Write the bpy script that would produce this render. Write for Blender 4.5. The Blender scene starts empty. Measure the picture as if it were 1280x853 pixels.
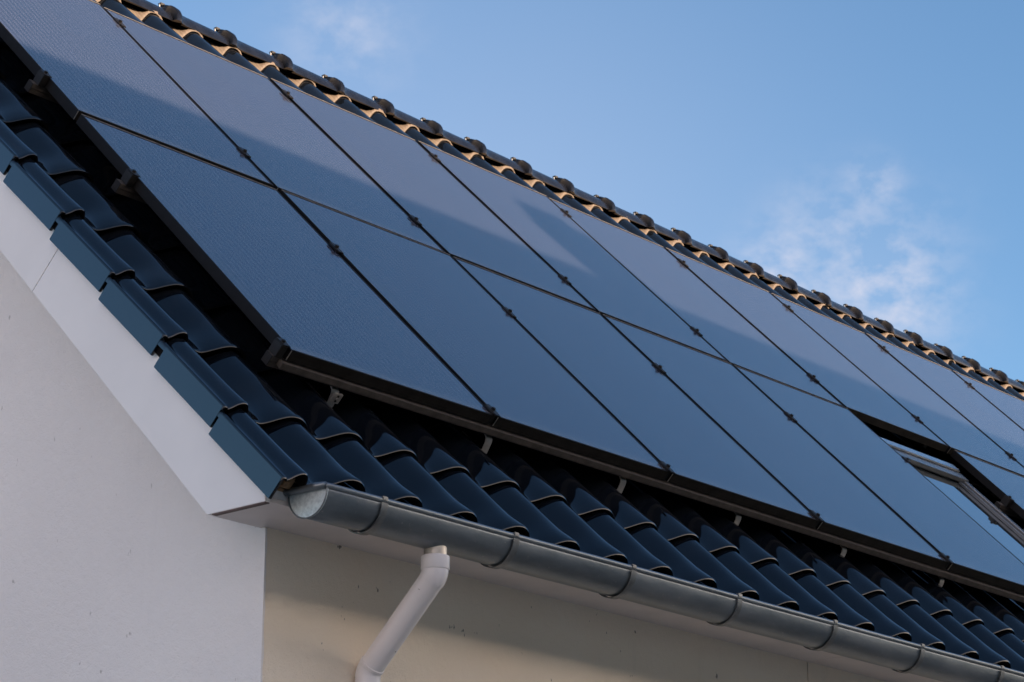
import bpy, bmesh, math, random
import numpy as np
from mathutils import Vector, Matrix
random.seed(7); rng = np.random.default_rng(7)
scene = bpy.context.scene
COL = scene.collection
PI = math.pi
TH = 0.788332            # roof pitch
PW, PL = 1.02, 1.65374   # panel raster
CT, ST = math.cos(TH), math.sin(TH)

def RP(x, s, n=0.0):     # roof coordinates -> world
    return Vector((x, s*CT - n*ST, s*ST + n*CT))

# ------------------------------------------------------------------ materials
def new_mat(name):
    m = bpy.data.materials.new(name); m.use_nodes = True
    nt = m.node_tree; b = nt.nodes['Principled BSDF']
    return m, nt, b
def nd(nt, typ, **kw):
    n = nt.nodes.new(typ)
    for k, v in kw.items(): setattr(n, k, v)
    return n
def ramp(nt, fac, stops):
    r = nt.nodes.new('ShaderNodeValToRGB'); e = r.color_ramp.elements
    while len(e) < len(stops): e.new(0.5)
    for i, (p, c) in enumerate(stops):
        e[i].position = p; e[i].color = (*c, 1) if len(c) == 3 else c
    nt.links.new(fac, r.inputs[0]); return r.outputs[0]
def noise(nt, scale, detail=4, rough=0.55, vec=None, sc=None):
    n = nt.nodes.new('ShaderNodeTexNoise'); n.inputs['Scale'].default_value = scale
    n.inputs['Detail'].default_value = detail; n.inputs['Roughness'].default_value = rough
    tc = nt.nodes.new('ShaderNodeTexCoord')
    v = tc.outputs['Object']
    if sc:
        mp = nt.nodes.new('ShaderNodeMapping'); mp.inputs['Scale'].default_value = sc
        nt.links.new(v, mp.inputs[0]); v = mp.outputs[0]
    nt.links.new(v, n.inputs['Vector'])
    return n.outputs['Fac']
def bump(nt, b, h, strength=0.3, dist=0.01):
    bp = nt.nodes.new('ShaderNodeBump'); bp.inputs['Strength'].default_value = strength
    bp.inputs['Distance'].default_value = dist
    nt.links.new(h, bp.inputs['Height']); nt.links.new(bp.outputs[0], b.inputs['Normal'])
def mixc(nt, fac, a, b):
    m = nt.nodes.new('ShaderNodeMix'); m.data_type = 'RGBA'
    if hasattr(fac, 'links'): nt.links.new(fac, m.inputs[0])
    else: m.inputs[0].default_value = fac
    for i, c in ((6, a), (7, b)):
        if hasattr(c, 'links'): nt.links.new(c, m.inputs[i])
        else: m.inputs[i].default_value = (*c, 1)
    return m.outputs[2]
def math_(nt, op, a, b=None):
    m = nt.nodes.new('ShaderNodeMath'); m.operation = op
    for i, c in enumerate((a, b)):
        if c is None: continue
        if hasattr(c, 'links'): nt.links.new(c, m.inputs[i])
        else: m.inputs[i].default_value = c
    return m.outputs[0]

def simple(name, col, rough=0.5, metal=0.0, spec=0.5, var=0.25, vscale=9, bmp=None):
    m, nt, b = new_mat(name)
    n = noise(nt, vscale)
    lo = tuple(c*(1-var) for c in col); hi = tuple(min(1, c*(1+var)) for c in col)
    nt.links.new(ramp(nt, n, [(0.3, lo), (0.7, hi)]), b.inputs['Base Color'])
    b.inputs['Roughness'].default_value = rough; b.inputs['Metallic'].default_value = metal
    b.inputs['Specular IOR Level'].default_value = spec
    if bmp: bump(nt, b, noise(nt, bmp[0], 6), bmp[1], bmp[2])
    return m

# glazed black roof tile: near-black engobe, soft gloss, fine dust
m, nt, b = new_mat('glazed_black_tile'); MT = m
dust = ramp(nt, noise(nt, 420, 2, 0.6), [(0.76, (0, 0, 0)), (0.80, (1, 1, 1))])
film = noise(nt, 7, 6, 0.6)
base = mixc(nt, film, (0.0022, 0.0032, 0.0055), (0.0045, 0.0065, 0.010))
mark = ramp(nt, noise(nt, 3.1, 7, 0.75), [(0.52, (0,)*3), (0.80, (0.30,)*3)])
base = mixc(nt, mark, base, (0.022, 0.023, 0.025))
nt.links.new(mixc(nt, math_(nt, 'MULTIPLY', dust, 0.35), base, (0.22, 0.20, 0.17)), b.inputs['Base Color'])
nt.links.new(ramp(nt, noise(nt, 11, 6, 0.65), [(0.3, (0.08,)*3), (0.75, (0.15,)*3)]), b.inputs['Roughness'])
b.inputs['Specular IOR Level'].default_value = 0.0
b.inputs['Coat Weight'].default_value = 1.0; b.inputs['Coat IOR'].default_value = 1.48; b.inputs['Coat Roughness'].default_value = 0.06
bump(nt, b, noise(nt, 35, 5), 0.05, 0.006)
MV = MT.copy(); MV.name = 'glazed_black_verge_tile'; MV.node_tree.nodes['Principled BSDF'].inputs['Specular IOR Level'].default_value = 0.24
# flat satin side of the verge tiles, ridge tiles slightly dustier
MRIDGE = simple('weathered_black_tile', (0.006, 0.007, 0.011), 0.22, 0, 0.3, 0.45, 14, (60, 0.12, 0.004))
MTBACK = simple('unglazed_underside_gap_shade', (0.007, 0.006, 0.006), 0.85, 0, 0.1, 0.4, 20)  # near-black: shade of nose edges and verge gaps put into the colour

# solar glass: dark cell with thin lighter wires running up the slope
m, nt, b = new_mat('solar_cell_glass'); MG = m
tc = nd(nt, 'ShaderNodeTexCoord'); sx = nd(nt, 'ShaderNodeSeparateXYZ'); nt.links.new(tc.outputs['Object'], sx.inputs[0])
fr = math_(nt, 'FRACT', math_(nt, 'MULTIPLY', sx.outputs[0], 30.0))
tri = math_(nt, 'ABSOLUTE', math_(nt, 'SUBTRACT', fr, 0.5))
line = ramp(nt, tri, [(0.0, (1, 1, 1)), (0.2, (0.7,)*3), (0.46, (0, 0, 0))])
film = noise(nt, 1.7, 5, 0.6)
c0 = mixc(nt, film, (0.014, 0.018, 0.033), (0.020, 0.023, 0.040))
c1 = mixc(nt, math_(nt, 'MULTIPLY', line, 0.7), c0, (0.066, 0.080, 0.125))
dust = ramp(nt, noise(nt, 55, 3, 0.6), [(0.83, (0, 0, 0)), (0.86, (1, 1, 1))])
smear = ramp(nt, noise(nt, 5, 6, 0.7, sc=(1, 0.25, 1)), [(0.35, (0.0,)*3), (0.85, (0.22,)*3)])
c2 = mixc(nt, smear, c1, (0.060, 0.062, 0.075))
edge = ramp(nt, math_(nt, 'ADD', sx.outputs[1], math_(nt, 'MULTIPLY', noise(nt, 18, 5, 0.7, sc=(1, 0.2, 1)), -0.05)), [(0.0, (0.4,)*3), (0.030, (0,)*3)])
c2 = mixc(nt, edge, c2, (0.16, 0.14, 0.12))
oi = nd(nt, 'ShaderNodeObjectInfo')
c2 = mixc(nt, math_(nt, 'MULTIPLY', oi.outputs['Random'], 0.25), c2, (0.024, 0.027, 0.040))
nt.links.new(mixc(nt, math_(nt, 'MULTIPLY', dust, 0.45), c2, (0.42, 0.40, 0.38)), b.inputs['Base Color'])
nt.links.new(ramp(nt, noise(nt, 3.2, 6, 0.65), [(0.3, (0.16,)*3), (0.75, (0.23,)*3)]), b.inputs['Roughness'])
b.inputs['IOR'].default_value = 1.45
b.inputs['Coat Weight'].default_value = .55; b.inputs['Coat Roughness'].default_value = .07; b.inputs['Coat IOR'].default_value = 1.5

MF = simple('black_anodised_frame', (0.005, 0.005, 0.006), 0.5, 0.0, 0.22, 0.3, 30)
MFS = simple('dusty_black_front_frame', (0.008, 0.007, 0.0065), 0.75, 0.0, 0.15, 0.6, 16)
MEDGE = simple('lit_frame_edge', (0.22, 0.20, 0.185), 0.6, 0.2, 0.4, 0.3, 30)  # pale tone paints the light along the upper frame edge
MAL = simple('bare_aluminium', (0.55, 0.52, 0.48), 0.42, 0.9, 0.5, 0.15, 25)
MRAIL = simple('dull_rail_aluminium', (0.085, 0.074, 0.068), 0.55, 0.4, 0.4, 0.3, 25)
MBK = simple('black_clamp_and_collar_shade', (0.014, 0.013, 0.013), 0.45, 0.2, 0.4, 0.3, 60)
MSTEEL = simple('stainless_hook', (0.42, 0.40, 0.38), 0.5, 0.85, 0.5, 0.2, 40)

def stucco(name, c, c2, specks, amt=1.0):
    m, nt, b = new_mat(name)
    big = noise(nt, 1.3, 5, 0.6)
    base = mixc(nt, ramp(nt, big, [(0.3, (0,)*3), (0.72, (1,)*3)]), c, c2)
    streak = ramp(nt, noise(nt, 6, 5, 0.7, sc=(2.2, 2.2, 0.25)), [(0.60, (0,)*3), (0.85, (0.35*amt,)*3)])
    base = mixc(nt, streak, base, tuple(v*0.72 for v in c))
    sp = ramp(nt, noise(nt, specks, 3, 0.7, sc=(1, 1, 0.55)), [(0.69, (0,)*3), (0.73, (0.8*amt,)*3)])
    base = mixc(nt, sp, base, (0.10, 0.075, 0.055))
    nt.links.new(base, b.inputs['Base Color'])
    b.inputs['Roughness'].default_value = 0.93; b.inputs['Specular IOR Level'].default_value = 0.2
    h = math_(nt, 'ADD', noise(nt, 190, 5, 0.6), math_(nt, 'MULTIPLY', noise(nt, 38, 3), 1.3))
    bump(nt, b, h, 0.8, 0.004)
    return m
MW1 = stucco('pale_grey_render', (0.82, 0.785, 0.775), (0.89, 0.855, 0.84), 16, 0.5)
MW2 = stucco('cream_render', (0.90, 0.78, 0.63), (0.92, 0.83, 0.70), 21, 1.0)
MFA = simple('white_fascia_board', (0.84, 0.82, 0.82), 0.5, 0, 0.35, 0.035, 3, (90, 0.03, 0.002))
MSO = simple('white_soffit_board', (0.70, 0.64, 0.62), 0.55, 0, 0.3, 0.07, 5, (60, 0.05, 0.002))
MSEAL = simple('brown_joint', (0.16, 0.11, 0.10), 0.8)
# zinc
m, nt, b = new_mat('weathered_zinc'); MZ = m
f1 = noise(nt, 5, 7, 0.65, sc=(0.6, 2, 2)); f2 = noise(nt, 60, 3, 0.6)
base = mixc(nt, ramp(nt, f1, [(0.3, (0,)*3), (0.7, (1,)*3)]), (0.12, 0.145, 0.165), (0.25, 0.275, 0.295))
sp = ramp(nt, f2, [(0.66, (0,)*3), (0.74, (0.5,)*3)])
nt.links.new(mixc(nt, sp, base, (0.42, 0.40, 0.38)), b.inputs['Base Color'])
b.inputs['Metallic'].default_value = 0.75
nt.links.new(ramp(nt, f1, [(0.3, (0.30,)*3), (0.7, (0.48,)*3)]), b.inputs['Roughness'])
bump(nt, b, noise(nt, 30, 4), 0.16, 0.004)
MSTRAP = simple('tarnished_bracket_zinc', (0.19, 0.20, 0.205), 0.42, 0.7, 0.4, 0.3, 25)
m, nt, b = new_mat('galvanised_end_cap'); MZC = m
f = noise(nt, 75, 5, 0.7)
nt.links.new(ramp(nt, f, [(0.35, (0.40, 0.47, 0.50)), (0.65, (0.66, 0.74, 0.76))]), b.inputs['Base Color'])
b.inputs['Metallic'].default_value = 0.25; b.inputs['Roughness'].default_value = 0.5
MPVC = simple('white_pvc_pipe', (0.82, 0.785, 0.79), 0.30, 0, 0.5, 0.03, 8)
m, nt, b = new_mat('white_pvc_pipe_specked'); MPVS = m
sp = ramp(nt, noise(nt, 26, 2, 0.6), [(0.745, (0,)*3), (0.765, (1,)*3)])
nt.links.new(mixc(nt, sp, (0.82, 0.785, 0.79), (0.13, 0.09, 0.08)), b.inputs['Base Color'])
b.inputs['Roughness'].default_value = 0.32
MWOOD = simple('raw_batten_wood', (0.26, 0.16, 0.09), 0.8, 0, 0.2, 0.4, 40, (80, 0.3, 0.003))
# ridge roll: pleated tan
m, nt, b = new_mat('tan_ridge_roll'); MROLL = m
tc = nd(nt, 'ShaderNodeTexCoord'); sx = nd(nt, 'ShaderNodeSeparateXYZ'); nt.links.new(tc.outputs['Object'], sx.inputs[0])
wv = math_(nt, 'FRACT', math_(nt, 'MULTIPLY', sx.outputs[0], 62.0))
pleat = math_(nt, 'ABSOLUTE', math_(nt, 'SUBTRACT', wv, 0.5))
nz = noise(nt, 30, 5, 0.7)
c = mixc(nt, nz, (0.05, 0.039, 0.031), (0.215, 0.165, 0.125))
nt.links.new(mixc(nt, math_(nt, 'MULTIPLY', pleat, 1.4), c, (0.10, 0.075, 0.055)), b.inputs['Base Color'])
b.inputs['Roughness'].default_value = 0.7
bump(nt, b, math_(nt, 'ADD', pleat, math_(nt, 'MULTIPLY', nz, 0.6)), 0.6, 0.004)
MGLASS, nt, b = new_mat('window_glass')
b.inputs['Base Color'].default_value = (0.02, 0.025, 0.03, 1); b.inputs['Roughness'].default_value = 0.03
b.inputs['Specular IOR Level'].default_value = 0.9
b.inputs['Coat Weight'].default_value = 1.0; b.inputs['Coat Roughness'].default_value = 0.02; b.inputs['Coat IOR'].default_value = 1.8
MWF = simple('grey_window_metal', (0.16, 0.17, 0.18), 0.25, 0.5, 0.5, 0.1, 20)
MWH = simple('bright_window_flashing', (0.62, 0.63, 0.65), 0.2, 0.9, 0.5, 0.1, 20)
MUND = simple('black_underlay', (0.006, 0.006, 0.006), 0.95, 0, 0.1)
MBRICK = simple('neighbour_light_render', (0.66, 0.58, 0.50), 0.9, 0, 0.2, 0.3, 3)
MNROOF = simple('neighbour_dark_roof', (0.05, 0.045, 0.045), 0.7, 0, 0.3, 0.3, 3)
MGND = simple('ground_pale_paving', (0.42, 0.34, 0.26), 0.95, 0, 0.2, 0.4, 0.4)

# ------------------------------------------------------------------ object helpers
def mesh_obj(name, verts, faces, mats, parent=None, smooth=False, fmat=None, loc=None):
    me = bpy.data.meshes.new(name)
    me.from_pydata([tuple(v) for v in verts], [], [tuple(f) for f in faces])
    for mm in (mats if isinstance(mats, (list, tuple)) else [mats]): me.materials.append(mm)
    if fmat is not None: me.polygons.foreach_set('material_index', np.asarray(fmat, dtype=np.int32))
    if smooth: me.polygons.foreach_set('use_smooth', np.ones(len(me.polygons), dtype=bool))
    me.update()
    o = bpy.data.objects.new(name, me); COL.objects.link(o)
    if parent: o.parent = parent
    if loc: o.location = loc
    return o
def empty(name, label, cat, loc=(0, 0, 0), rot=(0, 0, 0), group=None):
    o = bpy.data.objects.new(name, None); COL.objects.link(o)
    o.location = loc; o.rotation_euler = rot; o.empty_display_size = 0.1
    o['label'] = label; o['category'] = cat
    if group: o['group'] = group
    return o
class MB:
    def __init__(s): s.v = []; s.f = []; s.m = []
    def poly(s, pts, faces, mi=0):
        k = len(s.v); s.v += [Vector(p) for p in pts]; s.f += [tuple(i+k for i in f) for f in faces]; s.m += [mi]*len(faces)
    def box(s, a, b, mi=0, fn=None, bev=0.0):
        x0, y0, z0 = a; x1, y1, z1 = b
        if bev > 0:
            bm = bmesh.new(); bmesh.ops.create_cube(bm, size=1)
            for v in bm.verts: v.co = Vector(((x0+x1)/2+v.co.x*(x1-x0), (y0+y1)/2+v.co.y*(y1-y0), (z0+z1)/2+v.co.z*(z1-z0)))
            bmesh.ops.bevel(bm, geom=bm.edges[:], offset=bev, segments=2, affect='EDGES')
            bm.verts.index_update()
            pts = [v.co.copy() for v in bm.verts]; fs = [[v.index for v in f.verts] for f in bm.faces]; bm.free()
        else:
            pts = [Vector(p) for p in [(x0,y0,z0),(x1,y0,z0),(x1,y1,z0),(x0,y1,z0),(x0,y0,z1),(x1,y0,z1),(x1,y1,z1),(x0,y1,z1)]]
            fs = [(0,3,2,1),(4,5,6,7),(0,1,5,4),(1,2,6,5),(2,3,7,6),(3,0,4,7)]
        if fn: pts = [fn(*p) for p in pts]
        s.poly(pts, fs, mi)
    def tube(s, path, r, seg=16, mi=0, cap=True):
        k = len(s.v); path = [Vector(p) for p in path]; rings = []
        for i, p in enumerate(path):
            d = (path[min(i+1, len(path)-1)] - path[max(i-1, 0)]).normalized()
            ref = Vector((1, 0, 0)) if abs(d.x) < 0.9 else Vector((0, 1, 0))
            a = d.cross(ref).normalized(); bb = d.cross(a).normalized()
            rr = r[i] if isinstance(r, (list, tuple)) else r
            for j in range(seg):
                t = 2*PI*j/seg; s.v.append(p + (a*math.cos(t)+bb*math.sin(t))*rr)
        n = len(path)
        for i in range(n-1):
            for j in range(seg):
                j2 = (j+1) % seg
                s.f.append((k+i*seg+j, k+i*seg+j2, k+(i+1)*seg+j2, k+(i+1)*seg+j)); s.m.append(mi)
        if cap:
            s.f.append(tuple(k+j for j in reversed(range(seg)))); s.m.append(mi)
            s.f.append(tuple(k+(n-1)*seg+j for j in range(seg))); s.m.append(mi)
    def build(s, name, mats, parent=None, smooth=False, ang=None, loc=None):
        o = mesh_obj(name, s.v, s.f, mats, parent, smooth or ang is not None, s.m, loc)
        bm = bmesh.new(); bm.from_mesh(o.data); bmesh.ops.recalc_face_normals(bm, faces=bm.faces[:])
        if ang is not None:
            for e in bm.edges:
                if len(e.link_faces) == 2 and e.calc_face_angle(0) > ang: e.smooth = False
        bm.to_mesh(o.data); bm.free()
        return o

# ------------------------------------------------------------------ ROOF TILES
TW = 0.2604; XR0 = -0.266            # cover width; right end of the verge hill
ROWS = [-0.645, -0.280, 0.135, 0.532, 0.928, 1.325, 1.722, 2.119, 2.516, 2.900, 3.250, 3.585]
BASE = -0.158; LIFT = 0.021; TT = 0.010
def sm(a, b, x):
    t = np.clip((x-a)/(b-a), 0, 1); return t*t*(3-2*t)
def hill2(v):
    up = np.sin(np.clip(v/0.68, 0, 1)*PI/2)**1.5
    dn = np.sqrt(np.clip(1-((v-0.68)/0.334)**2, 0, 1))
    return np.where(v < 0.68, up, dn)
def hill(v):
    up = np.sin(np.clip(v/0.64, 0, 1)*PI/2)**1.45
    dn = np.sqrt(np.clip(1-((v-0.64)/0.375)**2, 0, 1))
    return np.where(v < 0.64, up, dn)
def tile_h(u, t):
    lip = 1-sm(0.02, 0.19, t)                       # flat lip near the nose
    uf = 0.25 + 0.05*sm(0.03, 0.2, t) - 0.03*sm(.15, .4, t)
    A = 0.055 + 0.003*np.exp(-(t/0.12)**2) + 0.002*sm(0.12, 0.3, t)
    v = np.clip((u-uf)/(1-uf), 0, 1)
    floor = -0.013*(1-lip) + 0.003*lip
    side = 0.008*np.clip((uf-u)/uf, 0, 1)**2
    crease = 0.004*(1-lip)*np.exp(-((u-uf-0.03)/0.03)**2)
    k = sm(0.02, 0.22, t); hh = hill(v)*(1-k) + hill2(v)*k
    h = floor*(1-hh) + side + A*hh
    h -= 0.0045*np.clip(1-t/0.008, 0, 1)**2            # rounded nose edge
    return h
us = np.array([0, .05, .11, .17, .22, .25, .27, .285, .30, .315, .33, .345, .36, .38, .41, .46, .52, .58, .64, .70, .76, .81, .86, .90, .935, .96, .98, .993, 1.0])
ts = np.array([0, .003, .007, .013, .024, .038, .052, .067, .083, .10, .125, .16, .20, .25, .31, .37, .425])
def tile_grid(xs, hfun, ts, s0, jit):
    nx, nt_ = len(xs), len(ts)
    X = np.repeat(xs[None, :], nt_, 0); T = np.repeat(ts[:, None], nx, 1)
    Hh = hfun(X, T)
    N = BASE - LIFT*T/0.397 + Hh + jit[1] + jit[2]*(X-X.mean())
    S = s0 + T + jit[0] + jit[3]*(X-X.mean())
    return X, S, N
def roofpts(X, S, N):
    return np.stack([X, S*CT - N*ST, S*ST + N*CT], -1)
def shell(X, S, N, tb=7):
    """top sheet plus an underside for the first tb rows from the nose, joined by the nose edge and both sides"""
    nt_, nx = X.shape
    top = roofpts(X, S, N).reshape(-1, 3)
    nb = nt_
    bot = roofpts(X, S+np.where(np.arange(nt_)[:, None] == 0, 0.002, 0), N-TT+np.where(np.arange(nt_)[:, None] == 0, 0.008, 0)*1.0).reshape(-1, 3)
    v = np.concatenate([top, bot]); f = []; o = len(top)
    idx = np.arange(nt_*nx).reshape(nt_, nx)
    a = idx[:-1, :-1].ravel(); bq = idx[:-1, 1:].ravel(); c = idx[1:, 1:].ravel(); d = idx[1:, :-1].ravel()
    F = np.stack([a, bq, c, d], 1)
    B = np.stack([a, d, c, bq], 1)[: tb*(nx-1)] + o
    e1 = np.stack([idx[0, :-1], idx[0, :-1]+o, idx[0, 1:]+o, idx[0, 1:]], 1)
    r = np.stack([idx[:-1, -1], idx[:-1, -1]+o, idx[1:, -1]+o, idx[1:, -1]], 1)
    l = np.stack([idx[:-1, 0], idx[1:, 0], idx[1:, 0]+o, idx[:-1, 0]+o], 1)
    mi = np.concatenate([np.zeros(len(F)), np.ones(len(B)), np.ones(len(e1)), np.zeros(len(r)), np.zeros(len(l))])
    return v, np.concatenate([F, B, e1, r, l]), mi

def fast_mesh(name, V, F, MI, mats, parent):
    me = bpy.data.meshes.new(name)
    me.vertices.add(len(V)); me.vertices.foreach_set('co', V.astype(np.float32).ravel())
    me.loops.add(F.size); me.loops.foreach_set('vertex_index', F.astype(np.int32).ravel())
    me.polygons.add(len(F)); me.polygons.foreach_set('loop_start', np.arange(0, F.size, 4, dtype=np.int32))
    me.polygons.foreach_set('loop_total', np.full(len(F), 4, dtype=np.int32))
    me.polygons.foreach_set('material_index', MI.astype(np.int32))
    me.polygons.foreach_set('use_smooth', np.ones(len(F), dtype=bool))
    for mm in mats: me.materials.append(mm)
    me.update(calc_edges=True); me.validate()
    o = bpy.data.objects.new(name, me); COL.objects.link(o); o.parent = parent
    bm = bmesh.new(); bm.from_mesh(me)
    for e in bm.edges:
        if len(e.link_faces) == 2 and e.calc_face_angle(0) > 0.9: e.smooth = False
    bm.to_mesh(me); bm.free()
    return o

# ------------------------------------------------------------------ THE HOUSE
X_END = 13.2; ZG = -4.1
FX = -0.345; WX = -0.112; WY = -0.032; SOZ = -0.622
YR = 2.92; ZR = 1.0059*YR-0.225
house = empty('house', 'white rendered house with a steep black glazed tile roof, carrying the solar panels', 'house', (0, 0, ZG))
def H(o): o.parent = house; o.matrix_parent_inverse = Matrix.Translation((0, 0, -ZG)); return o
# the field of tiles
Vs, Fs, Ms = [], [], []; off = 0
WIN = (5.16, 6.04, 0.36, 1.62)
ncol = int((X_END-0.35-XR0)/TW)
for ri, s0 in enumerate(ROWS):
    tsr = ts.copy()
    nxt = ROWS[ri+1] if ri+1 < len(ROWS) else s0+0.385
    if ri == len(ROWS)-1: tsr = ts*(0.37/0.425)
    for k in range(ncol):
        xl = XR0 + TW*k
        if xl+TW*0.5 > WIN[0] and xl+TW*0.5 < WIN[1] and s0+0.2 > WIN[2] and s0+0.2 < WIN[3]: continue
        jit = (rng.normal(0, .0022), rng.normal(0, .0010), rng.normal(0, .006), rng.normal(0, .006))
        X, S, N = tile_grid(xl+us*TW, lambda X, T: tile_h((X-xl)/TW, T), tsr, s0, jit)
        if ri == 0: N = N + 0.004 + 0.008*np.exp(-((S-s0)/0.07)**2)*np.clip((X-xl)/TW*2.2-0.8, 0, 1)
        if ri == len(ROWS)-1: N = N + 0.026
        v, f, mi = shell(X, S, N); Vs.append(v); Fs.append(f+off); Ms.append(mi); off += len(v)
roof = fast_mesh('roof', np.concatenate(Vs), np.concatenate(Fs), np.concatenate(Ms), [MT, MTBACK], None); H(roof)
roof['label'] = 'rows of glossy black pan tiles with rounded rolls'
# verge tiles, each one a sub-part with its hanging side face
VX = np.array([-.3655, -.3650, -.3630, -.3590, -.352, -.3475, -.344, -.338, -.332, -.325, -.317, -.308, -.299, -.290, -.283, -.277, -.272, -.2685, -.2665, -.266])
VH = np.array([.012, .017, .0215, .0235, .0235, .0225, .0185, .0190, .0235, .0310, .0390, .0450, .0485, .0490, .0470, .0420, .0350, .0270, .0180, .004])
def verge_h(X, T): return np.interp(X, VX, VH) + 0.004*np.exp(-(T/0.08)**2)*(X > -.34) - 0.0045*np.clip(1-T/0.008, 0, 1)**2
for ri, s0 in enumerate(ROWS):
    s1 = s0 - (0.022 if ri == 0 else 0)
    jit = (rng.normal(0, .002), rng.normal(0, .0008), 0, 0)
    X, S, N = tile_grid(VX, verge_h, ts, s1, jit)
    v, f, mi = shell(X, S, N, tb=16)
    o = fast_mesh('verge_tile', v, f, mi, [MV, MTBACK], None)
    # side face: a plate hanging from the outer edge, its nose end square to the slope
    q = MB(); e = 0.380
    nt0 = BASE+0.016+jit[1]; drop = 0.078
    def fn(x, y, z): return RP(x, s1+jit[0]+y, z - LIFT*y/0.397)
    q.box((-.3665, 0.001, nt0-drop), (-.3545, e, nt0+0.004), 0, fn, bev=0.0025)
    q.box((-.3560, 0.30, nt0-drop+.034), (-.3480, .46, nt0-.003), 1, fn)  # black backing plate, painted shade in the gap between side faces
    side = q.build('tmp', [MV, MTBACK])
    bm = bmesh.new(); bm.from_mesh(o.data); bm.from_mesh(side.data); bm.to_mesh(o.data); bm.free()
    bpy.data.objects.remove(side)
    o.parent = roof
    if ri == 0: o['label'] = 'lowest verge tile, open end showing raw wood battens'
# boarding under the tiles, so no light comes through, and back slope
q = MB()
q.poly([RP(-.33, -.56, -.232), RP(X_END-.05, -.56, -.232), Vector((X_END-.05, YR, ZR-.02)), Vector((-.33, YR, ZR-.02)),
        RP(-.33, -.56, -.255), RP(X_END-.05, -.56, -.255), Vector((X_END-.05, YR, ZR-.05)), Vector((-.33, YR, ZR-.05))],
       [(0,1,2,3), (7,6,5,4), (0,4,5,1), (3,2,6,7), (0,3,7,4), (1,5,6,2)])
bz = RP(0, -.6, -.16)
q.poly([(-.36, YR, ZR+.03), (X_END, YR, ZR+.03), (X_END, 2*YR-bz.y, bz.z), (-.36, 2*YR-bz.y, bz.z),
        (-.36, YR, ZR), (X_END, YR, ZR), (X_END, 2*YR-bz.y, bz.z-.04), (-.36, 2*YR-bz.y, bz.z-.04)],
       [(0,1,2,3), (7,6,5,4), (0,4,5,1), (3,2,6,7), (0,3,7,4), (1,5,6,2)])
H(q.build('roof_deck', [MUND]))
# battens showing under the eave nose of the verge
q = MB()
def rb(x0, x1, s0, s1, n0, n1, mi=0, bev=0.0): q.box((x0, s0, n0), (x1, s1, n1), mi, lambda x, s, n: RP(x, s, n), bev)
rb(-.352, -.262, -.615, -.575, -.196, -.155, 0, .002)
rb(-.338, -.24, -.590, -.52, -.222, -.192, 0, .002)
rb(-.320, -.300, -.635, -.60, -.182, -.160, 0, .002)
rb(-.30, X_END-.2, -.60, -.565, -.228, -.205, 0)
H(q.build('eave_batten', [MWOOD]))

# walls -----------------------------------------------------------
JX = 2.872
def wallbox(q, x0, x1, y0, y1, z0, z1): q.box((x0, y0, z0), (x1, y1, z1))
DEPTH = 2*YR
q = MB()
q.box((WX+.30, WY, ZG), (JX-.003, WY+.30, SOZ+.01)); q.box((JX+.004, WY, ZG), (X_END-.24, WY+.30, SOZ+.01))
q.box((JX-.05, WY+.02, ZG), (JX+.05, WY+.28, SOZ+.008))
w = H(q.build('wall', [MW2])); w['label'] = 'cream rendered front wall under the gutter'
zt = lambda y: 1.0059*y - 0.33
ys = [WY, WY, YR, DEPTH-WY, DEPTH-WY]; zs = [ZG, zt(WY), zt(YR), SOZ, ZG]
q = MB()
pts = [(WX, y, z) for y, z in zip(ys, zs)] + [(WX+.3, y, z) for y, z in zip(ys, zs)]
# the front corner is a hair irregular, as hand trowelled render is
nn = 5
q.poly(pts, [(0,1,2,3,4), (9,8,7,6,5), (0,5,6,1), (1,6,7,2), (2,7,8,3), (3,8,9,4), (4,9,5,0)])
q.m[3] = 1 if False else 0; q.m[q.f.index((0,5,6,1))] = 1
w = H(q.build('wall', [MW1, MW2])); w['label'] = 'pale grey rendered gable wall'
q = MB()
rag = [(WX-0.0012, ZG)]
# ragged render edge at the corner: a thin skin of grey render ending unevenly just round the corner
z = ZG; prof = []
while z < SOZ:
    prof.append((z, 0.004+0.005*random.random())); z += random.uniform(.012, .05)
prof.append((SOZ, 0.006))
for i in range(len(prof)-1):
    (z0, a0), (z1, a1) = prof[i], prof[i+1]
    q.poly([(WX-.001, WY-.003, z0), (WX+a0, WY-.003, z0), (WX+a1, WY-.003, z1), (WX-.001, WY-.003, z1),
            (WX-.001, WY+.003, z0), (WX+a0, WY+.001, z0), (WX+a1, WY+.001, z1), (WX-.001, WY+.003, z1)],
           [(0,1,2,3), (0,3,7,4), (1,5,6,2)])
H(q.build('wall_corner', [MW1]))
q = MB(); q.box((X_END-.54, WY+.3, ZG), (X_END-.24, DEPTH-WY, SOZ)); q.box((WX+.3, DEPTH-WY-.3, ZG), (X_END-.54, DEPTH-WY, SOZ))
H(q.build('wall', [MW1]))

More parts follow.
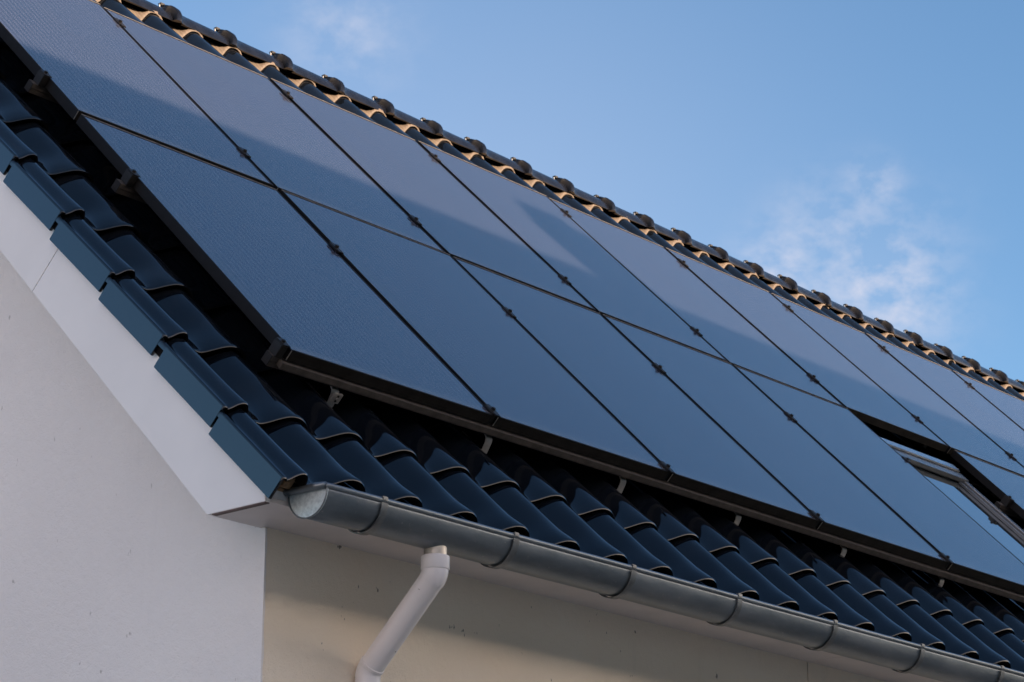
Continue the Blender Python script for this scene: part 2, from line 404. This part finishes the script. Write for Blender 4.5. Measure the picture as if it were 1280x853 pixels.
# verge fascia: two boards with a butt joint, lower end cut level with the soffit
def nline(n, y): # z on the roof-parallel plane n at y
    return y*math.tan(TH) + n/CT
NB, NTP = -0.425, -0.172
SJ = 0.868
def board(sa, sb, name='fascia', cut=False):
    q = MB()
    if cut:
        y_end = -0.275
        prof = [RP(0, sb, NTP), RP(0, sb, NB)]
        # bottom line meets z = SOZ
        yb = (SOZ - NB/CT)/math.tan(TH)
        prof += [Vector((0, yb, SOZ)), Vector((0, y_end, SOZ)), Vector((0, y_end, nline(NTP, y_end)))]
    else:
        prof = [RP(0, sb, NTP), RP(0, sb, NB), RP(0, sa, NB), RP(0, sa, NTP)]
    n = len(prof)
    pts = [Vector((FX, p.y, p.z)) for p in prof] + [Vector((FX+.022, p.y, p.z)) for p in prof]
    fs = [tuple(range(n)), tuple(reversed(range(n, 2*n)))] + [(i, (i+1) % n, n+(i+1) % n, n+i) for i in range(n)]
    q.poly(pts, fs)
    o = H(q.build(name, [MFA]))
    md = o.modifiers.new('b', 'BEVEL'); md.width = 0.0015; md.segments = 2; md.limit_method = 'ANGLE'
    return o
board(0, SJ-.0016, cut=True); board(SJ+.0016, 2.6); board(2.603, 4.02)
q = MB(); q.box((FX+.010, SJ-.03, NB+.004), (FX+.026, SJ+.03, NTP), 0, lambda x, s, n: RP(x, s, n)); H(q.build('board_joint', [MSEAL]))
# soffit and eave fascia
q = MB()
q.box((FX+.003, -.272, SOZ+.003), (JX-.002, WY+.02, SOZ+.018)); q.box((JX+.003, -.30, SOZ+.003), (X_END-.2, WY+.02, SOZ+.018))
H(q.build('soffit', [MSO]))
q = MB()
q.box((FX+.001, -.274, SOZ-.0035), (FX+.020, -.04, SOZ-.0005))   # thin strip edge under the board
H(q.build('edge_strip', [MSEAL]))
q = MB(); q.box((FX+.0225, -.270, SOZ+.019), (X_END-.2, -.252, -.535)); H(q.build('eave_fascia', [MFA]))
# sloped underside of the gable overhang
q = MB()
q.box((FX+.024, .02, NB+.025), (WX+.02, 4.0, NB+.04), 0, lambda x, s, n: RP(x, s, n)); H(q.build('verge_soffit', [MSO]))

# ridge -----------------------------------------------------------
q = MB()
# pleated ventilated roll: from under the ridge tile down onto the rolls of the top course, following them
xs_ = np.arange(-.30, X_END-.3, 0.0125)
top = []; botm = []
rj = rng.normal(0, 1, len(xs_))
cols = 5; P = []
for i, x in enumerate(xs_):
    u = ((x-XR0) % TW)/TW
    T = 0.340; h = float(tile_h(np.array([u]), np.array([T]))[0])
    hf = max(0.0, min(1.0, (h-.004)/.045)); s_e = 3.585+0.300+0.052*hf
    n_b = BASE - LIFT*T/0.397 + h + 0.026
    pb = RP(x, s_e - 0.010 + 0.004*math.sin(x*37)+0.003*math.sin(x*5.1), n_b+0.003+.0015*math.sin(x*23))
    pm = RP(x, s_e+0.003, n_b+0.012 + 0.002*(i % 2))
    pt = Vector((x, YR-.030, 2.732+.004*math.sin(x*9)))
    pk = Vector((x, YR, 2.745))
    P.append([pb, pb.lerp(pm, .5)+Vector((0, 0, .0018*(i % 2))), pm, pm.lerp(pt, .5)+Vector((0, 0, .002*(i % 2))), pt, pk])
v = [p for row in P for p in row]; f = []
for i in range(len(P)-1):
    for j in range(5): f.append((i*6+j, i*6+j+1, (i+1)*6+j+1, (i+1)*6+j))
rl = mesh_obj('ridge_roll', v, f, MROLL, roof, True); rl.modifiers.new('s', 'SOLIDIFY').thickness = 0.003
rl['label'] = 'tan pleated ventilation roll under the ridge tiles'
# ridge tiles
ZTOP = 2.822; ZLOW = 2.730; RH = 0.092
RX0, RXS = 1.862, 0.3745
def ridge_prof(k, grow=0.0):
    pts = []
    # angular half-barrel with a small step: from front foot over the top to the back foot
    a = [(-1.0, 0.0), (-.995, .05), (-.97, .16), (-.92, .30), (-.84, .45), (-.74, .58), (-.64, .68), (-.585, .745), (-.545, .765), (-.50, .755), (-.36, .85), (-.20, .94), (-.06, 1.0)]
    a = a + [(-x, y) for x, y in reversed(a)]
    return [(YR + x*(RH+grow), ZLOW + y*(ZTOP-ZLOW) + grow*min(1, y*3)) for x, y in a]
def ridge_tile():
    q = MB(); L_ = RXS+0.035
    # stations along x: local x from 0 (collar, towards the gable) to L_
    st = [(0.0, .009), (.004, .018), (.014, .0215), (.030, .0215), (.040, .017), (.046, .010), (.056, .007), (.066, .005), (.078, .001), (.12, 0), (.25, -.0015), (L_, -.004)]
    n = len(ridge_prof(0)); base = len(q.v)
    wav = lambda j: 0.012*math.sin(PI*j/(n-1)*4.0)       # S-shaped collar edge
    for (x, g) in st:
        for j, (y, z) in enumerate(ridge_prof(0, g)):
            q.v.append(Vector((x + wav(j)*max(0, 1-x/.11), y-YR, z-ZTOP)))
    for i in range(len(st)-1):
        for j in range(n-1):
            q.f.append((i*n+j, i*n+j+1, (i+1)*n+j+1, (i+1)*n+j)); q.m.append(1 if i == 0 else 0)  # left end of the collar coloured black for its shade
    # inner sheet and end edge
    k = len(q.v)
    for (x, g) in ((0.0, -.010), (.06, -.014), (L_, -.016)):
        for j, (y, z) in enumerate(ridge_prof(0, g)): q.v.append(Vector((x+wav(j)*max(0, 1-x/.11), y-YR, z-ZTOP)))
    for i in range(2):
        for j in range(n-1): q.f.append((k+i*n+j, k+(i+1)*n+j, k+(i+1)*n+j+1, k+i*n+j+1)); q.m.append(0)
    for j in range(n-1):
        q.f.append((j, k+j, k+j+1, j+1)); q.m.append(1)  # end ring in the same painted shade
        e = (len(st)-1)*n; q.f.append((e+j, e+j+1, k+2*n+j+1, k+2*n+j)); q.m.append(0)
    for a0, a1 in ((0, 0), (n-1, n-1)):
        for i in range(len(st)-1): q.f.append((i*n+a0, (i+1)*n+a0, k+(0 if i < 6 else n)+a0 if i != 6 else k+n+a0)); q.m.append(0)
    # small storm clip on top of the collar
    q.box((-.016, -.012, .012), (.012, .010, .026), 1, bev=.002)
    q.box((-.018, -.006, .000), (-.014, .004, .018), 2, bev=.001)
    return q
o0 = ridge_tile().build('ridge_tile', [MRIDGE, MBK, MAL], None, ang=0.75)
k0 = int(math.floor((-.33-RX0)/RXS))+1
xk = [RX0+RXS*k for k in range(k0, 32) if RX0+RXS*k < X_END-.35]
for i, x in enumerate(xk):
    o = o0 if i == 0 else o0.copy()
    if i: COL.objects.link(o)
    o.location = (x+rng.normal(0, .004), YR+rng.normal(0, .002), ZTOP+rng.normal(0, .002))
    o.rotation_euler = (rng.normal(0, .008), rng.normal(0, .004), rng.normal(0, .004)); o.parent = roof; o['group'] = 'ridge tiles'

# roof window ------------------------------------------------------
W0, W1, S0, S1 = 5.235, 5.985, 0.40, 1.50
def RF(q):  # box in roof coordinates
    return lambda x0, x1, s0, s1, n0, n1, mi=0, bev=0.0: q.box((x0, s0, n0), (x1, s1, n1), mi, lambda x, s, n: RP(x, s, n), bev)
q = MB(); r = RF(q)
r(W0-.03, W1+.03, S0-.10, S0-.002, -.150, -.118, 1, .002)            # lower apron flashing
r(W0-.085, W0-.002, S0-.02, S1+.06, -.160, -.125, 1, .002)           # gutters at the sides
r(W1+.002, W1+.085, S0-.02, S1+.06, -.160, -.125, 1, .002)
r(W0, W0+.052, S0, S1, -.150, -.072, 0, .004); r(W1-.052, W1, S0, S1, -.150, -.072, 0, .004)
r(W0+.052, W1-.052, S0, S0+.052, -.150, -.072, 0, .004); r(W0+.052, W1-.052, S1-.052, S1, -.150, -.072, 0, .004)
wn = H(q.build('roof_window', [MWF, MWH])); wn['label'] = 'grey framed roof window set between the panels'
q = MB(); r = RF(q)
r(W0+.002, W0+.046, S0+.03, S1-.15, -.070, -.052, 0, .003); r(W1-.046, W1-.002, S0+.03, S1-.15, -.070, -.052, 0, .003)
r(W0+.003, W1-.003, S0-.006, S0+.028, -.070, -.050, 1, .003)
r(W0+.078, W0+.096, S0+.06, S1-.16, -.074, -.060, 1, .002); r(W1-.096, W1-.078, S0+.06, S1-.16, -.074, -.060, 1, .002)
o = q.build('sash', [MWH, MWF], wn)
q = MB(); r = RF(q)
r(W0-.01, W1+.01, S1-.145, S1-.075, -.070, -.046, 0, .004)
r(W0-.01, W1+.01, S1-.066, S1+.004, -.074, -.036, 1, .006)
r(W0-.03, W1+.03, S1+.012, S1+.060, -.140, -.066, 1, .004); r(W0-.01, W1+.01, S1-.004, S1+.011, -.150, -.085, 0)
q.build('hood', [MWF, MWH], wn)
q = MB(); r = RF(q); r(W0+.050, W1-.050, S0+.050, S1-.14, -.084, -.076); q.build('pane', [MGLASS], wn)

# ------------------------------------------------------------------ GUTTER
gx0 = -0.248; GYC = -0.362; GR = 0.080; GZ = -0.588
gutter = empty('rain_gutter', 'half-round weathered zinc gutter along the eave, on strap brackets', 'gutter', (gx0, GYC, GZ-GR))
def G(o): o.parent = gutter; o.matrix_parent_inverse = Matrix.Translation((-gx0, -GYC, -(GZ-GR))); return o
gxe = X_END-.1
def arc(a0, a1, n, rad): return [(GYC+rad*math.cos(t), GZ+rad*math.sin(t)) for t in [a0+(a1-a0)*i/n for i in range(n+1)]]
def lin_ext(prof, x0, x1, thick, name, mat, parent, sub=1, wob=0.0):
    q = MB(); n = len(prof); xs = [x0+(x1-x0)*i/sub for i in range(sub+1)]
    for x in xs:
        w = wob*math.sin(x*2.1)+wob*.6*math.sin(x*5.3+1)
        for (y, z) in prof: q.v.append(Vector((x, y+w*.4, z+w)))
    for i in range(sub):
        for j in range(n-1): q.f.append((i*n+j, i*n+j+1, (i+1)*n+j+1, (i+1)*n+j)); q.m.append(0)
    o = q.build(name, [mat], None, smooth=True)
    md = o.modifiers.new('s', 'SOLIDIFY'); md.thickness = thick; md.offset = 0
    return o
prof = [(GYC+GR, GZ+.045), (GYC+GR, GZ+.02)] + [(y, z) for y, z in arc(0, -PI, 28, GR)]
ch = G(lin_ext(prof, gx0, gxe, .0014, 'channel', MZ, gutter, 60, .0009)); ch.name = 'channel'
q = MB(); q.tube([(x, GYC-GR+.002+0.0005*math.sin(x*3), GZ+.006+.0009*math.sin(x*2.1)+.00054*math.sin(x*5.3+1)) for x in np.linspace(gx0-.006, gxe, 60)], .0095, 14)
G(q.build('front_bead', [MZ], smooth=True))
# end cap: half disc with folded bead across the top
q = MB(); a = arc(0, -PI, 28, GR+.0015)
pts = [(gx0-.0022, y, z) for y, z in a] + [(gx0+.003, y, z) for y, z in a]; n = len(a)
q.poly(pts, [tuple(range(n)), tuple(reversed(range(n, 2*n)))] + [(i, i+1, n+i+1, n+i) for i in range(n-1)])
q.tube([(gx0-.004, y, z) for y, z in arc(-.03, -PI+.03, 30, GR+.0022)], .0024, 8, 1)
o = G(q.build('end_cap', [MZC, MZ], ang=.6)); o['label'] = 'pale galvanised half-round end cap'
q = MB(); q.tube([(gx0-.008, y, z) for y, z in [(GYC-GR+.001, GZ+.006), (GYC-.03, GZ+.009), (GYC+.05, GZ+.010), (GYC+GR+.055, GZ+.011)]], [.0105, .0125, .0125, .010], 14)
G(q.build('cap_bead', [MZ], smooth=True))
for k in range(int((gxe+.02)/.6155)+1):
    bx = -.020+.6155*k
    q = MB(); a = arc(.15, -PI+.03, 28, GR+.0060); bw = .028
    pts = []
    for (y, z) in a:
        rr = Vector((0, y-GYC, z-GZ)).normalized()*.0016
        for dx, sg in ((0, -1), (bw, -1), (bw, 1), (0, 1)): pts.append(Vector((bx+dx, y, z))+rr*sg)
    n = len(a); fs = []
    for i in range(n-1):
        for j in range(4): fs.append((i*4+j, i*4+(j+1) % 4, (i+1)*4+(j+1) % 4, (i+1)*4+j))
    fs += [(0, 1, 2, 3), tuple((n-1)*4+j for j in (3, 2, 1, 0))]
    q.poly(pts, fs)
    q.box((bx+.002, GYC-GR-.010, GZ+.004), (bx+bw-.002, GYC-GR+.006, GZ+.0175), 0, bev=.002)
    G(q.build('bracket', [MSTRAP], ang=.6))
# seam scratch marks in the zinc are part of the sheet's procedural wear

# ------------------------------------------------------------------ DOWNPIPE
px, py = .317, GYC
zb = GZ-GR
dp = empty('downpipe', 'white plastic downpipe angled from the gutter back to the cream wall', 'downpipe', (px, WY-.055, ZG))
def D(o): o.parent = dp; o.matrix_parent_inverse = Matrix.Translation((-px, -(WY-.055), -ZG)); return o
PR = .0405
q = MB(); q.tube([(px, py, zb+.012), (px, py, zb-.03)], .037, 24); D(q.build('outlet', [MAL], smooth=False, ang=.6))
q = MB(); q.tube([(px, py, zb-.020), (px, py, zb-.022), (px, py, zb-.062), (px, py, zb-.064)], [.044, .0458, .0458, .0445], 32); D(q.build('collar', [MPVC], ang=.6))
# elbow bends back towards the wall
ang = math.radians(46.5)
z1 = zb-.054; path = []; rb_ = .050
for i in range(11):
    t = ang*i/10; path.append((px, py+rb_*(1-math.cos(t)), z1-.004-rb_*math.sin(t)))
d_ = Vector((0, math.sin(ang), -math.cos(ang)))
q = MB(); q.tube([(px, py, z1)]+path, .0425, 32); D(q.build('elbow', [MPVC], ang=.6))
p0 = Vector(path[-1]); yw = WY-.0415
Lp = (yw-rb_*(1-math.cos(ang))-p0.y)/d_.y
p1 = p0+d_*Lp
q = MB(); q.tube([p0-d_*.004, p0+d_*Lp*.5, p1], PR, 32); D(q.build('pipe', [MPVS], ang=.6))
path2 = []
for i in range(11):
    t = ang*(1-i/10); path2.append((px, p1.y+rb_*(math.cos(t)-math.cos(ang)), p1.z-rb_*(math.sin(ang)-math.sin(t))))
q = MB(); q.tube([p1-d_*.010, p1-d_*.009, p1]+path2[1:], [.0410, .0430, .0430]+[.0412]*10, 32); D(q.build('elbow', [MPVC], ang=.6))
pe = Vector(path2[-1]); q = MB(); q.tube([pe, (pe.x, pe.y, ZG+.02)], PR, 32); D(q.build('pipe', [MPVC], ang=.6))

# ------------------------------------------------------------------ SOLAR PANELS
GAP = .020; LG = .016
def make_panel(label):
    t = empty('solar_panel', label, 'solar panel', (0, 0, 0), (TH, 0, 0), 'black solar panels on the roof')
    w, l, fh, fb = PW-GAP, PL-LG, .040, .009
    q = MB(); bv = .0012
    q.box((0, 0, -fh), (fb, l, 0), 0, bev=bv); q.box((w-fb, 0, -fh), (w, l, 0), 0, bev=bv)
    q.box((fb, l-fb, -fh), (w-fb, l, -.0002), 0)
    q.box((fb, 0, -fh), (w-fb, fb, -.0002), 1)
    q.box((.0012, -.0012, -fh+.001), (.0042, .0, -.0015), 2)          # bare metal at the mitre
    q.box((w-.0042, l, -.006), (w-.0012, l+.0012, -.0012), 2)
    q.box((.001, l-.0045, .0002), (w-.001, l-.0008, .0013), 3)  # thin pale strip drawn as the lit top edge
    q.box((fb, fb, -fh), (w-fb, .035, -fh+.002), 0); q.box((fb, l-.035, -fh), (w-fb, l-fb, -fh+.002), 0)
    q.build('frame', [MF, MFS, MAL, MEDGE], t)
    q = MB(); q.box((fb, fb, -.007), (w-fb, l-fb, -.0012), 0); q.build('glass', [MG], t)
    return t
proto = make_panel('x'); first = True
ordn = ['first', 'second', 'third', 'fourth', 'fifth', 'sixth', 'seventh', 'eighth', 'ninth', 'tenth', 'eleventh', 'twelfth']
for row in (0, 1):
    for k in range(11 if row == 0 else 12):
        if row == 0 and k == 5: continue
        if row == 0:
            if k == 0: lab = 'black solar panel in the lower row at the outer corner, nearest the gable end'
            elif k < 4: lab = f'black solar panel in the lower row, {ordn[k]} from the gable end'
            elif k == 4: lab = 'black solar panel in the lower row directly left of the roof window'
            elif k == 6: lab = 'black solar panel in the lower row directly right of the roof window'
            else: lab = f'black solar panel in the lower row, {ordn[k-6]} right of the roof window'
        else:
            if k == 0: lab = 'black solar panel at the gable end of the upper row, cut by the photo edge'
            elif k == 3: lab = 'black solar panel in the upper row with a chimney-shaped shadow on it'
            elif k == 5: lab = 'black solar panel in the upper row directly above the roof window'
            else: lab = f'black solar panel in the upper row under the ridge, {ordn[k]} from the gable end'
        if first: t = proto; first = False
        else:
            t = proto.copy(); COL.objects.link(t)
            for c in proto.children:
                d = c.copy(); COL.objects.link(d); d.parent = t
        t['label'] = lab
        t.location = RP(k*PW+GAP/2, row*PL+LG/2 if row else 0.0, rng.normal(0, .0012))
        t.rotation_euler = (TH+rng.normal(0, .0012), rng.normal(0, .0009), 0)

# ------------------------------------------------------------------ RAILS with clamps and hooks
def rail(s, x0, x1, label, seams, ends, hooks):
    t = empty('mounting_rail', label, 'mounting rail', RP(x0, s, -.044), (TH, 0, 0), 'rails carrying the solar panels')
    L_ = x1-x0
    q = MB(); q.box((0, -.019, -.020), (L_, .019, 0), 0, bev=.001); q.box((0, -.019, -.040), (L_, .019, -.023), 0, bev=.001)
    q.box((0, -.012, -.024), (L_, .012, -.019), 1)
    if s < .1: q.box((.03, -.046, -.026), (L_, -.0192, -.003), 0, bev=.001)     # lower lip seen below the panels' front frame
    q.box((-.002, -.0185, -.0395), (0.0, .0185, -.0005), 1)
    q.build('rail', [MRAIL, MBK], t)
    for sx_ in seams:
        xx = sx_-x0; q = MB(); T0 = .0445
        q.box((xx-.0075, -.024, .002), (xx+.0075, .024, T0+.0008), 0)
        q.box((xx-.020, -.028, T0+.0008), (xx+.020, .028, T0+.0052), 0, bev=.001)
        q.box((xx-.013, -.040, T0+.001), (xx+.013, .040, T0+.0070), 0, bev=.001)
        q.tube([(xx, 0, T0+.0062), (xx, 0, T0+.0160)], .0085, 10, 0)
        q.build('clamp', [MBK], t)
    for ex, sg in ends:
        xx = ex-x0; q = MB(); T0 = .0445
        a, b_ = sorted((xx, xx-sg*.030))
        q.box((a, -.024, .0), (b_, .024, T0+.002), 0, bev=.0015)
        a, b_ = sorted((xx+sg*.008, xx-sg*.026)); q.box((a, -.024, T0+.0022), (b_, .024, T0+.006), 0, bev=.001)
        q.tube([(xx-sg*.013, 0, T0+.005), (xx-sg*.013, 0, T0+.014)], .0075, 10, 0)
        q.build('end_clamp', [MBK], t)
    for i, hx in enumerate(hooks):
        xx = hx-x0; q = MB(); hw = .016
        # flat steel strap: from the rail down and forward, then under the tile above
        pr = [(-.006, -.040), (-.024, -.046), (-.031, -.058), (-.036, -.080), (-.040, -.1005), (-.01, -.106), (.12, -.108)] if s < .1 else [(-.006, -.040), (-.024, -.046), (-.03, -.095), (.08, -.10)]
        pts = []
        for (y, z) in pr:
            pts += [Vector((xx-hw, y, z)), Vector((xx+hw, y, z)), Vector((xx+hw, y+.002, z-.005)), Vector((xx-hw, y+.002, z-.005))]
        fs = []
        for a in range(len(pr)-1):
            for j in range(4): fs.append((a*4+j, a*4+(j+1) % 4, (a+1)*4+(j+1) % 4, (a+1)*4+j))
        fs += [(0, 1, 2, 3), tuple((len(pr)-1)*4+j for j in (3, 2, 1, 0))]
        q.poly(pts, fs)
        if i == 0 and s < .1:
            q.box((xx-.020, -.050, -.084), (xx+.020, -.040, -.046), 0, bev=.002)
            q.box((xx-.004, -.0515, -.078), (xx+.004, -.0495, -.052), 1)
            q.tube([(xx, -.050, -.065), (xx, -.056, -.065)], .006, 8, 0)
        q.build('roof_hook', [MSTEEL, MBK], t)
    return t
XE = 12*PW
rail(.030, -.035, 5*PW+.03, 'lowest aluminium rail under the panel edge, left of the roof window', [PW*k for k in (1, 2, 3, 4)], [(0, 1), (5*PW, -1)],
     [.285, 1.062, 1.832, 2.575, 3.335, 4.115, 4.88])
rail(1.172, -.038, 5*PW+.05, 'rail crossing the middle of the lower panel row, left of the roof window', [PW*k for k in (1, 2, 3, 4)], [(.01, 1), (5*PW-.01, -1)], [.3, 1.5, 2.7, 3.9])
rail(.030, 6*PW-.03, 11*PW+.03, 'lowest aluminium rail under the panels right of the roof window', [PW*k for k in (7, 8, 9, 10)], [(6*PW+.01, 1)], [6.4, 7.2, 8.0, 8.8])
rail(1.172, 6*PW-.06, 11*PW+.03, 'rail crossing the lower panel row right of the roof window', [PW*k for k in (7, 8, 9, 10)], [(6*PW+.01, 1)], [6.4, 7.4, 8.4])
rail(1.940, -.038, XE+.03, 'rail crossing the lower part of the upper panel row', [PW*k for k in range(1, 12)], [(.01, 1)], [.3+1.2*k for k in range(10)])
rail(3.120, -.038, XE+.03, 'topmost rail near the ridge, its clamps catching the sun', [PW*k for k in range(1, 12)], [(.01, 1)], [.3+1.2*k for k in range(10)])

# ------------------------------------------------------------------ GROUND AND THE HOUSE OPPOSITE (casts the roof's shadow)
g = MB(); g.poly([(-900, -900, ZG), (900, -900, ZG), (900, 900, ZG), (-900, 900, ZG)], [(0, 1, 2, 3)])
go = g.build('ground', [MGND]); go['kind'] = 'structure'
SUN_EL = math.radians(13.0); SD = Vector((.20, -1.0, 0)).normalized()
SUN = Vector((SD.x*math.cos(SUN_EL), SD.y*math.cos(SUN_EL), math.sin(SUN_EL)))
YN = -14.5
E0 = RP(4.0, 2.225, 0); k = (E0.y-YN)/(-SUN.y); ZN = E0.z+k*SUN.z
nb = empty('neighbour_house', 'house opposite whose roof ridge and chimney shade the lower roof', 'house', (6, YN, ZG))
def NH(o): o.parent = nb; o.matrix_parent_inverse = Matrix.Translation((-6, -YN, -ZG)); return o
nx0, nx1, hw = -18, 28, 4.0
ze = ZN-hw*.95
q = MB(); ys = (YN-hw+.4, YN+hw-.4)
q.box((nx0+.3, ys[0], ZG), (nx1-.3, ys[1], ze-.1)); 
for xg in (nx0+.3, nx1-.6): q.poly([(xg, ys[0], ze-.1), (xg, ys[1], ze-.1), (xg, YN, ZN-.3), (xg+.3, ys[0], ze-.1), (xg+.3, ys[1], ze-.1), (xg+.3, YN, ZN-.3)], [(0,1,2), (5,4,3), (0,2,5,3), (1,4,5,2)])
NH(q.build('wall', [MBRICK]))
q = MB()
for sg in (-1, 1):
    a, b_ = YN, YN+sg*hw
    q.poly([(nx0, a, ZN), (nx1, a, ZN), (nx1, b_, ze), (nx0, b_, ze), (nx0, a, ZN-.22), (nx1, a, ZN-.22), (nx1, b_, ze-.2), (nx0, b_, ze-.2)],
           [(0,1,2,3), (7,6,5,4), (0,4,5,1), (3,2,6,7), (0,3,7,4), (1,5,6,2)])
NH(q.build('roof', [MNROOF]))
C0 = RP(3.735, 2.93, 0); kc = (C0.y-YN)/(-SUN.y); CC = C0+SUN*kc
q = MB(); q.box((CC.x-.25, YN-.28, ZN-.6), (CC.x+.25, YN+.28, CC.z-.12)); q.box((CC.x-.20, YN-.22, CC.z-.12), (CC.x+.14, YN+.2, CC.z))
NH(q.build('chimney', [MBRICK]))
q = MB()
for k in range(11):
    xw = nx0+2.2+4.4*k
    q.box((xw, YN+hw-.402, ZG+.9), (xw+1.5, YN+hw-.37, ZG+2.3))
NH(q.build('window', [MGLASS]))

# ------------------------------------------------------------------ CAMERA
yaw, pit, fpx = 0.857211, 0.315770, 3086.4025
cam_d = bpy.data.cameras.new('camera'); cam = bpy.data.objects.new('camera', cam_d); COL.objects.link(cam)
f_ = Vector((math.sin(yaw)*math.cos(pit), math.cos(yaw)*math.cos(pit), math.sin(pit)))
r_ = Vector((math.cos(yaw), -math.sin(yaw), 0)); u_ = r_.cross(f_)
Rm = Matrix((r_, u_, -f_)).transposed().to_4x4()
cam.matrix_world = Matrix.Translation((-5.297009, -5.543098, -2.465906)) @ Rm
cam_d.sensor_width = 36; cam_d.lens = fpx/1280*36; cam_d.clip_start = .1; cam_d.clip_end = 3000
cam_d.dof.use_dof = True; cam_d.dof.focus_distance = 9.2; cam_d.dof.aperture_fstop = 14.0
scene.camera = cam

# ------------------------------------------------------------------ LIGHT
sl = bpy.data.lights.new('sun', 'SUN'); sl.energy = 5.0; sl.angle = math.radians(.35); sl.color = (1.0, .74, .52)
so = bpy.data.objects.new('sun', sl); COL.objects.link(so)
so.rotation_euler = SUN.to_track_quat('Z', 'Y').to_euler(); so.location = SUN*30
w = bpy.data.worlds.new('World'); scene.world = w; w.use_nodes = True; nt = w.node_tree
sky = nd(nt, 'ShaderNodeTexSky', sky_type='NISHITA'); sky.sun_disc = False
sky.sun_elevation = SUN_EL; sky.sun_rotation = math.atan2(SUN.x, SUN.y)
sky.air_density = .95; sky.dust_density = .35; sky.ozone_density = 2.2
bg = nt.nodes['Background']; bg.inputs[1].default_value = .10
# thin clouds, given by their real directions
tc = nd(nt, 'ShaderNodeTexCoord')
def pixdir(x, y): return (f_ + r_*((x-640)/fpx) + u_*((426.5-y)/fpx)).normalized()
mp = nd(nt, 'ShaderNodeMapping'); mp.inputs['Scale'].default_value = (1, 1, 1.5); nt.links.new(tc.outputs['Generated'], mp.inputs[0])
nz = nd(nt, 'ShaderNodeTexNoise'); nz.inputs['Scale'].default_value = 52; nz.inputs['Detail'].default_value = 10; nz.inputs['Roughness'].default_value = .58
nt.links.new(mp.outputs[0], nz.inputs['Vector'])
tot = None
for (x, y, rad, amp) in [(1095, 352, 60, .60), (1030, 278, 55, .36), (1095, 228, 30, .50), (965, 332, 45, .50), (1150, 400, 60, .35), (430, 40, 70, .34), (1150, 300, 60, .2), (1000, 395, 60, .30)]:
    dv = nd(nt, 'ShaderNodeVectorMath', operation='DISTANCE'); nt.links.new(tc.outputs['Generated'], dv.inputs[0]); dv.inputs[1].default_value = pixdir(x, y)
    g_ = math_(nt, 'DIVIDE', dv.outputs['Value'], rad/fpx)
    g_ = math_(nt, 'MULTIPLY', math_(nt, 'EXPONENT', math_(nt, 'MULTIPLY', math_(nt, 'MULTIPLY', g_, g_), -1.0)), amp)
    tot = g_ if tot is None else math_(nt, 'ADD', tot, g_)
wide = nd(nt, 'ShaderNodeTexNoise'); wide.inputs['Scale'].default_value = 3.0; wide.inputs['Detail'].default_value = 7
nt.links.new(mp.outputs[0], wide.inputs['Vector'])
cl = ramp(nt, nz.outputs['Fac'], [(.40, (0,)*3), (.66, (1,)*3)])
fac = math_(nt, 'MULTIPLY', tot, math_(nt, 'ADD', math_(nt, 'MULTIPLY', cl, .95), .12))
fac = math_(nt, 'ADD', fac, math_(nt, 'MULTIPLY', ramp(nt, wide.outputs['Fac'], [(.55, (0,)*3), (.9, (1,)*3)]), .10))
hz = nd(nt, 'ShaderNodeVectorMath', operation='DISTANCE'); nt.links.new(tc.outputs['Generated'], hz.inputs[0]); hz.inputs[1].default_value = pixdir(560, 420)
hq = math_(nt, 'DIVIDE', hz.outputs['Value'], 480/fpx)
fac = math_(nt, 'ADD', fac, math_(nt, 'MULTIPLY', math_(nt, 'EXPONENT', math_(nt, 'MULTIPLY', math_(nt, 'MULTIPLY', hq, hq), -1.0)), .30))
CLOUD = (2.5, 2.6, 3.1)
tint = nd(nt, 'ShaderNodeVectorMath', operation='MULTIPLY'); nt.links.new(sky.outputs[0], tint.inputs[0]); tint.inputs[1].default_value = (.70, .83, .90)
view = mixc(nt, fac, tint.outputs[0], CLOUD)
# bright cloud added to the unseen sky behind the camera, to light the walls
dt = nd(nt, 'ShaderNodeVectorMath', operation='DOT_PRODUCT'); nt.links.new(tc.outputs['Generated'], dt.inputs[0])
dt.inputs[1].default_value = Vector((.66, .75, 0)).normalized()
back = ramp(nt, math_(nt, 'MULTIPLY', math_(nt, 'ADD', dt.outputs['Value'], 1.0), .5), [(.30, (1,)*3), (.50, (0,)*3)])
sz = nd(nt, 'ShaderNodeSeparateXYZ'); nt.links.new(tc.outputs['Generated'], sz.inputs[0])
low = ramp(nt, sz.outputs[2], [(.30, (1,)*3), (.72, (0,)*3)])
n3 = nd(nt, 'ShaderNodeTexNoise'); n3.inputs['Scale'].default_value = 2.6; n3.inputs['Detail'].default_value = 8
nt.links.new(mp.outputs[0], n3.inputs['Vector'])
added_cloud = ramp(nt, n3.outputs['Fac'], [(.34, (.25,)*3), (.58, (1,)*3)])
bf = math_(nt, 'MULTIPLY', math_(nt, 'MULTIPLY', back, low), added_cloud)
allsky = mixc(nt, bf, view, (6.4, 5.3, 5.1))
# warm glow added low in the unseen sky, to brighten the front wall
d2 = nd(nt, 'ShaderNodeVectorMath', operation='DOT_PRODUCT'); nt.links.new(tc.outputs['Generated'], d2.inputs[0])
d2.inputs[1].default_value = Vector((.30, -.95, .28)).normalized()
added_glow = math_(nt, 'MULTIPLY', ramp(nt, d2.outputs['Value'], [(.45, (0,)*3), (.92, (.9,)*3)]), ramp(nt, sz.outputs[2], [(.30, (1,)*3), (.52, (0,)*3)]))
nt.links.new(mixc(nt, added_glow, allsky, (27.0, 21.5, 16.5)), bg.inputs[0])

scene.render.engine = 'CYCLES'
scene.view_settings.view_transform = 'Standard'; scene.view_settings.look = 'None'
scene.view_settings.exposure = 1.46; scene.view_settings.gamma = 1
scene.cycles.max_bounces = 6
